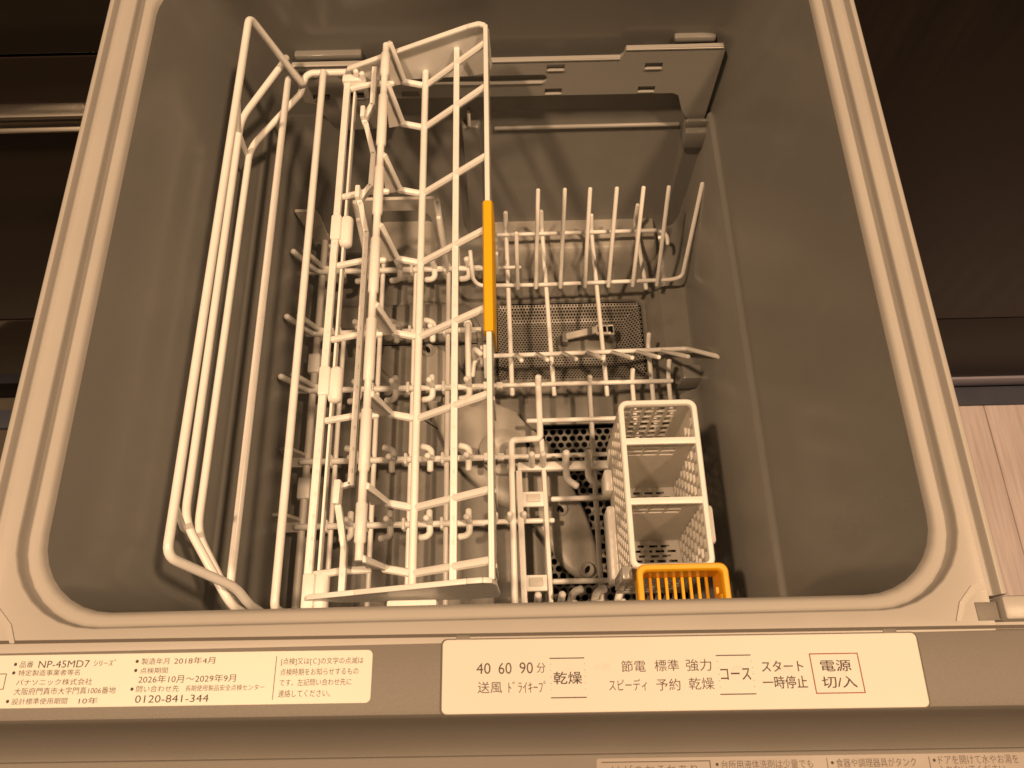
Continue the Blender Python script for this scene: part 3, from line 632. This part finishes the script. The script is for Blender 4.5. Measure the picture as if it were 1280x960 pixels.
for i, y in enumerate(ARM):
    ya = ysteps[i]
    b = new()
    tube(b, [(-11.5, y-2, -41), (-51, y, -77), (-65, y+2.5, -75.5)], 1.85, 8, 0.5)
    a_ = F('arm', b)
    wp = [(-72.5, -50), (-70, -49), (-63.8, -74.2), (-64.6, -77.2), (-73.5, -79)]
    bm = plate(wp, [], 'y', y+2.5, 1.6)
    for v in bm.verts:                                  # the web leans with the shaft
        t_ = max(0, min(1, (v.co.z/K+75)/26)); v.co.y += (ya+1-(y+2.5))*t_*K
    obj('web', bm, 'grey_white', a_)
    b = new(); bar(b, (-70.2, ya+0.6, -49), (-64.4, y+2.6, -74.6), 3.0, 1.8, 0.4); obj('web_lip', b, 'white', a_)
    if i not in (1, 6):
        b = new(); tube(b, [(-100, y+1, -79.5), (-84, y+2, -76), (-72, y+2.5, -77)], 1.7, 8, 1); obj('left_arm', b, 'white', a_)
pan = [(-103, -75), (-100.5, -71), (-76, -61), (-22, -39.5), (-15, -37.5), (-11, -39), (-9, -44), (-8, -72), (-10, -77), (-21, -80), (-69, -82), (-88, -81), (-91, -77), (-96, -80), (-97, -84), (-101, -84)]
bm = plate(pan, [], 'y', 401.5, 1.8); bpz = F('end_panel', bm)
b = new()
for p, q in zip(pan[1:5], pan[2:6]): bar(b, (p[0], 401, p[1]), (q[0], 401, q[1]), 3.4, 1.8, 0.5)
obj('panel_lip', b, 'white', bpz)
bm = plate([(x, z) for x, z in pan], [], 'y', 67.5, 1.8); fpz = F('end_panel', bm)
b = new()
for p, q in zip(pan[1:5], pan[2:6]): bar(b, (p[0], 68.6, p[1]), (q[0], 68.6, q[1]), 2.6, 1.8, 0.5)
obj('panel_lip', b, 'white', fpz)
boxobj('panel_foot', (-62, -38, 58, 66, -84, -68), 'white', fs, bev=1.2)
# yellow grip over the edge bar
b = new(); extrude_profile(b, [(-13.6, -44), (-13.8, -39), (-13.0, -37.4), (-11, -37.0), (-9, -37.4), (-8.0, -39), (-7.4, -62), (-8.2, -62), (-9.2, -45), (-9.4, -42), (-12.4, -42), (-12.6, -44)], 'y', 192.5, 271.5); F('grip', b, 'yellow')

# ------------------------------------------------------------------ cutlery basket
cb_ = thing('cutlery_basket', 'white lattice cutlery basket with three compartments at the right', 'basket')
X0, X1, Y0, Y1, ZT, ZB = 66.5, 115.5, 93.7, 199.5, -150, -240
bo = new()
tp_ = 0.0
def lattice_holes(u0, u1, w0, w1, pu, pw, hu, hw, stag=True):
    hs = []; j = 0; w_ = w0
    while w_ + hw <= w1:
        u = u0 + (pu/2 if (stag and j % 2) else 0)
        while u + hu <= u1: hs.append(rect(u, u+hu, w_, w_+hw)); u += pu
        w_ += pw; j += 1
    return hs
def slant(bm, k):
    for v in bm.verts: pass
def wall(name, axis, pos, u0, u1, z0_, z1_, holes, th=1.8):
    bm = plate(rect(u0, u1, z0_, z1_), holes, axis, pos, th); return obj(name, bm, 'lattice', cb_, smooth=False)
wall('back_wall', 'y', Y1-3.4, X0+1, X1-1, ZB, ZT-2, lattice_holes(X0+3.6, X1-6.5, ZB+6, ZT-3, 7.3, 9.0, 5.4, 7.4, False))
wall('side_wall', 'x', X0+1.4, Y0+2, Y1-3.6, ZB, ZT-2, lattice_holes(Y0+5, Y1-5, ZB+26, ZT-4, 6.6, 8.4, 4.6, 6.2))
wall('side_wall', 'x', X1-3.2, Y0+2, Y1-3.6, ZB, ZT-2, lattice_holes(Y0+5, Y1-8, ZB+8, ZT-3, 7.8, 9.0, 6.0, 6.8))
wall('front_wall', 'y', Y0+1, X0+1, X1-1, ZB, ZT-2, lattice_holes(X0+4, X1-6, ZB+6, ZT-4, 7.4, 9.0, 5.0, 6.4, False))
for yd in (172.5, 134.5):
    dv = wall('divider', 'y', yd-1, X0+3.4, X1-3.4, ZB+1, ZT-2, lattice_holes(X0+6, X1-5, ZT-26, ZT-4, 10.4, 7.4, 9.4, 5.6, False), 1.6)
    for v in dv.data.vertices: v.co.y -= 4*K*max(0, (ZT-26-v.co.z/K)/(ZT-26-ZB))
    boxobj('divider_rail', (X0+2.2, X1-2.2, yd-2.3, yd+2.0, ZT-3.4, ZT-0.3), 'white', cb_, bev=0.7)
for ya_, yb_ in ((Y0+3, 131.5), (134.5, 169), (172.5, Y1-4)):      # each compartment has its own slotted floor, rising to the front
    bm = plate(rect(X0+3.4, X1-3.4, ya_, yb_), lattice_holes(X0+5.2, X1-5, ya_+2.2, yb_-1.5, 8.0, 3.7, 6.0, 1.9), 'z', ZB+2, 1.4)
    for v in bm.verts: v.co.z += 16*K*max(0, 1-(v.co.y/K-ya_)/(yb_-ya_))**1.5
    obj('slotted_floor', bm, 'lattice', cb_, smooth=False)
b = new()
loft(b, [rring(X0+3.2, X1-3.2, Y0+3, Y1-3.2, 3, ZT-4), rring(X0, X1, Y0, Y1, 6, ZT-4), rring(X0-0.2, X1+0.2, Y0-0.2, Y1+0.2, 6, ZT-1), rring(X0+0.6, X1-0.6, Y0+0.6, Y1-0.6, 5.4, ZT), rring(X0+2.9, X1-2.9, Y0+2.8, Y1-2.9, 3.2, ZT), rring(X0+3.4, X1-3.4, Y0+3.3, Y1-3.4, 2.8, ZT-0.8), rring(X0+3.2, X1-3.2, Y0+3, Y1-3.2, 3, ZT-4)]); obj('basket_rim', b, 'white', cb_, angle=40)
for ya_, yb__ in ((100, 150), (160, 176)): boxobj('side_fin', (X0-4.5, X0+1.5, ya_, yb__, ZB, ZB+24), 'white', cb_, bev=2)
boxobj('side_fin', (X1-1.5, X1+5, 110, 134, -196, -160), 'white', cb_, bev=2.4)
boxobj('hook_clip', (61, 67, 88, 96, -190, -150), 'clear', cb_, bev=1)

# ------------------------------------------------------------------ orange small basket
ob = thing('small_basket', 'small orange slotted basket hanging at the front of the cutlery basket', 'basket')
ox0, ox1, oy0, oy1, oz = 68, 120, 58, 94.6, -140
b = new()
loft(b, [rring(ox0+4, ox1-4, oy0+4, oy1-4, 2.5, oz-3.5), rring(ox0+0.2, ox1-0.2, oy0+0.2, oy1-0.2, 5, oz-4), rring(ox0, ox1, oy0, oy1, 5, oz-1), rring(ox0+0.8, ox1-0.8, oy0+0.8, oy1-0.8, 4.5, oz), rring(ox0+3, ox1-3, oy0+3, oy1-3, 3, oz), rring(ox0+3.6, ox1-3.6, oy0+3.6, oy1-3.6, 2.8, oz-0.8), rring(ox0+4, ox1-4, oy0+4, oy1-4, 2.5, oz-3.5)]); obj('basket_rim', b, 'orange', ob, angle=40)
zb2 = oz-26
def owall(axis, pos, u0, u1, hs): bm = plate(rect(u0, u1, zb2, oz-2), hs, axis, pos, 1.6); obj('basket_wall', bm, 'orange', ob, smooth=False)
owall('y', oy1-3.4, ox0+2, ox1-2, []); owall('y', oy0+2, ox0+2, ox1-2, [])
owall('x', ox0+2, oy0+3.8, oy1-3.6, []); owall('x', ox1-3.6, oy0+3.8, oy1-3.6, [rect(70, 74, zb2+6, zb2+13), rect(80, 84, zb2+6, zb2+13), rect(75, 79, zb2+15, zb2+20)])
for k in range(9):
    x = ox0+6.2+k*4.75; b = new(); bar(b, (x, oy0+3.6, zb2+1.2), (x, oy1-3.5, zb2+1.2), 1.7, 2.4, 0.3); obj('slat', b, 'orange', ob)
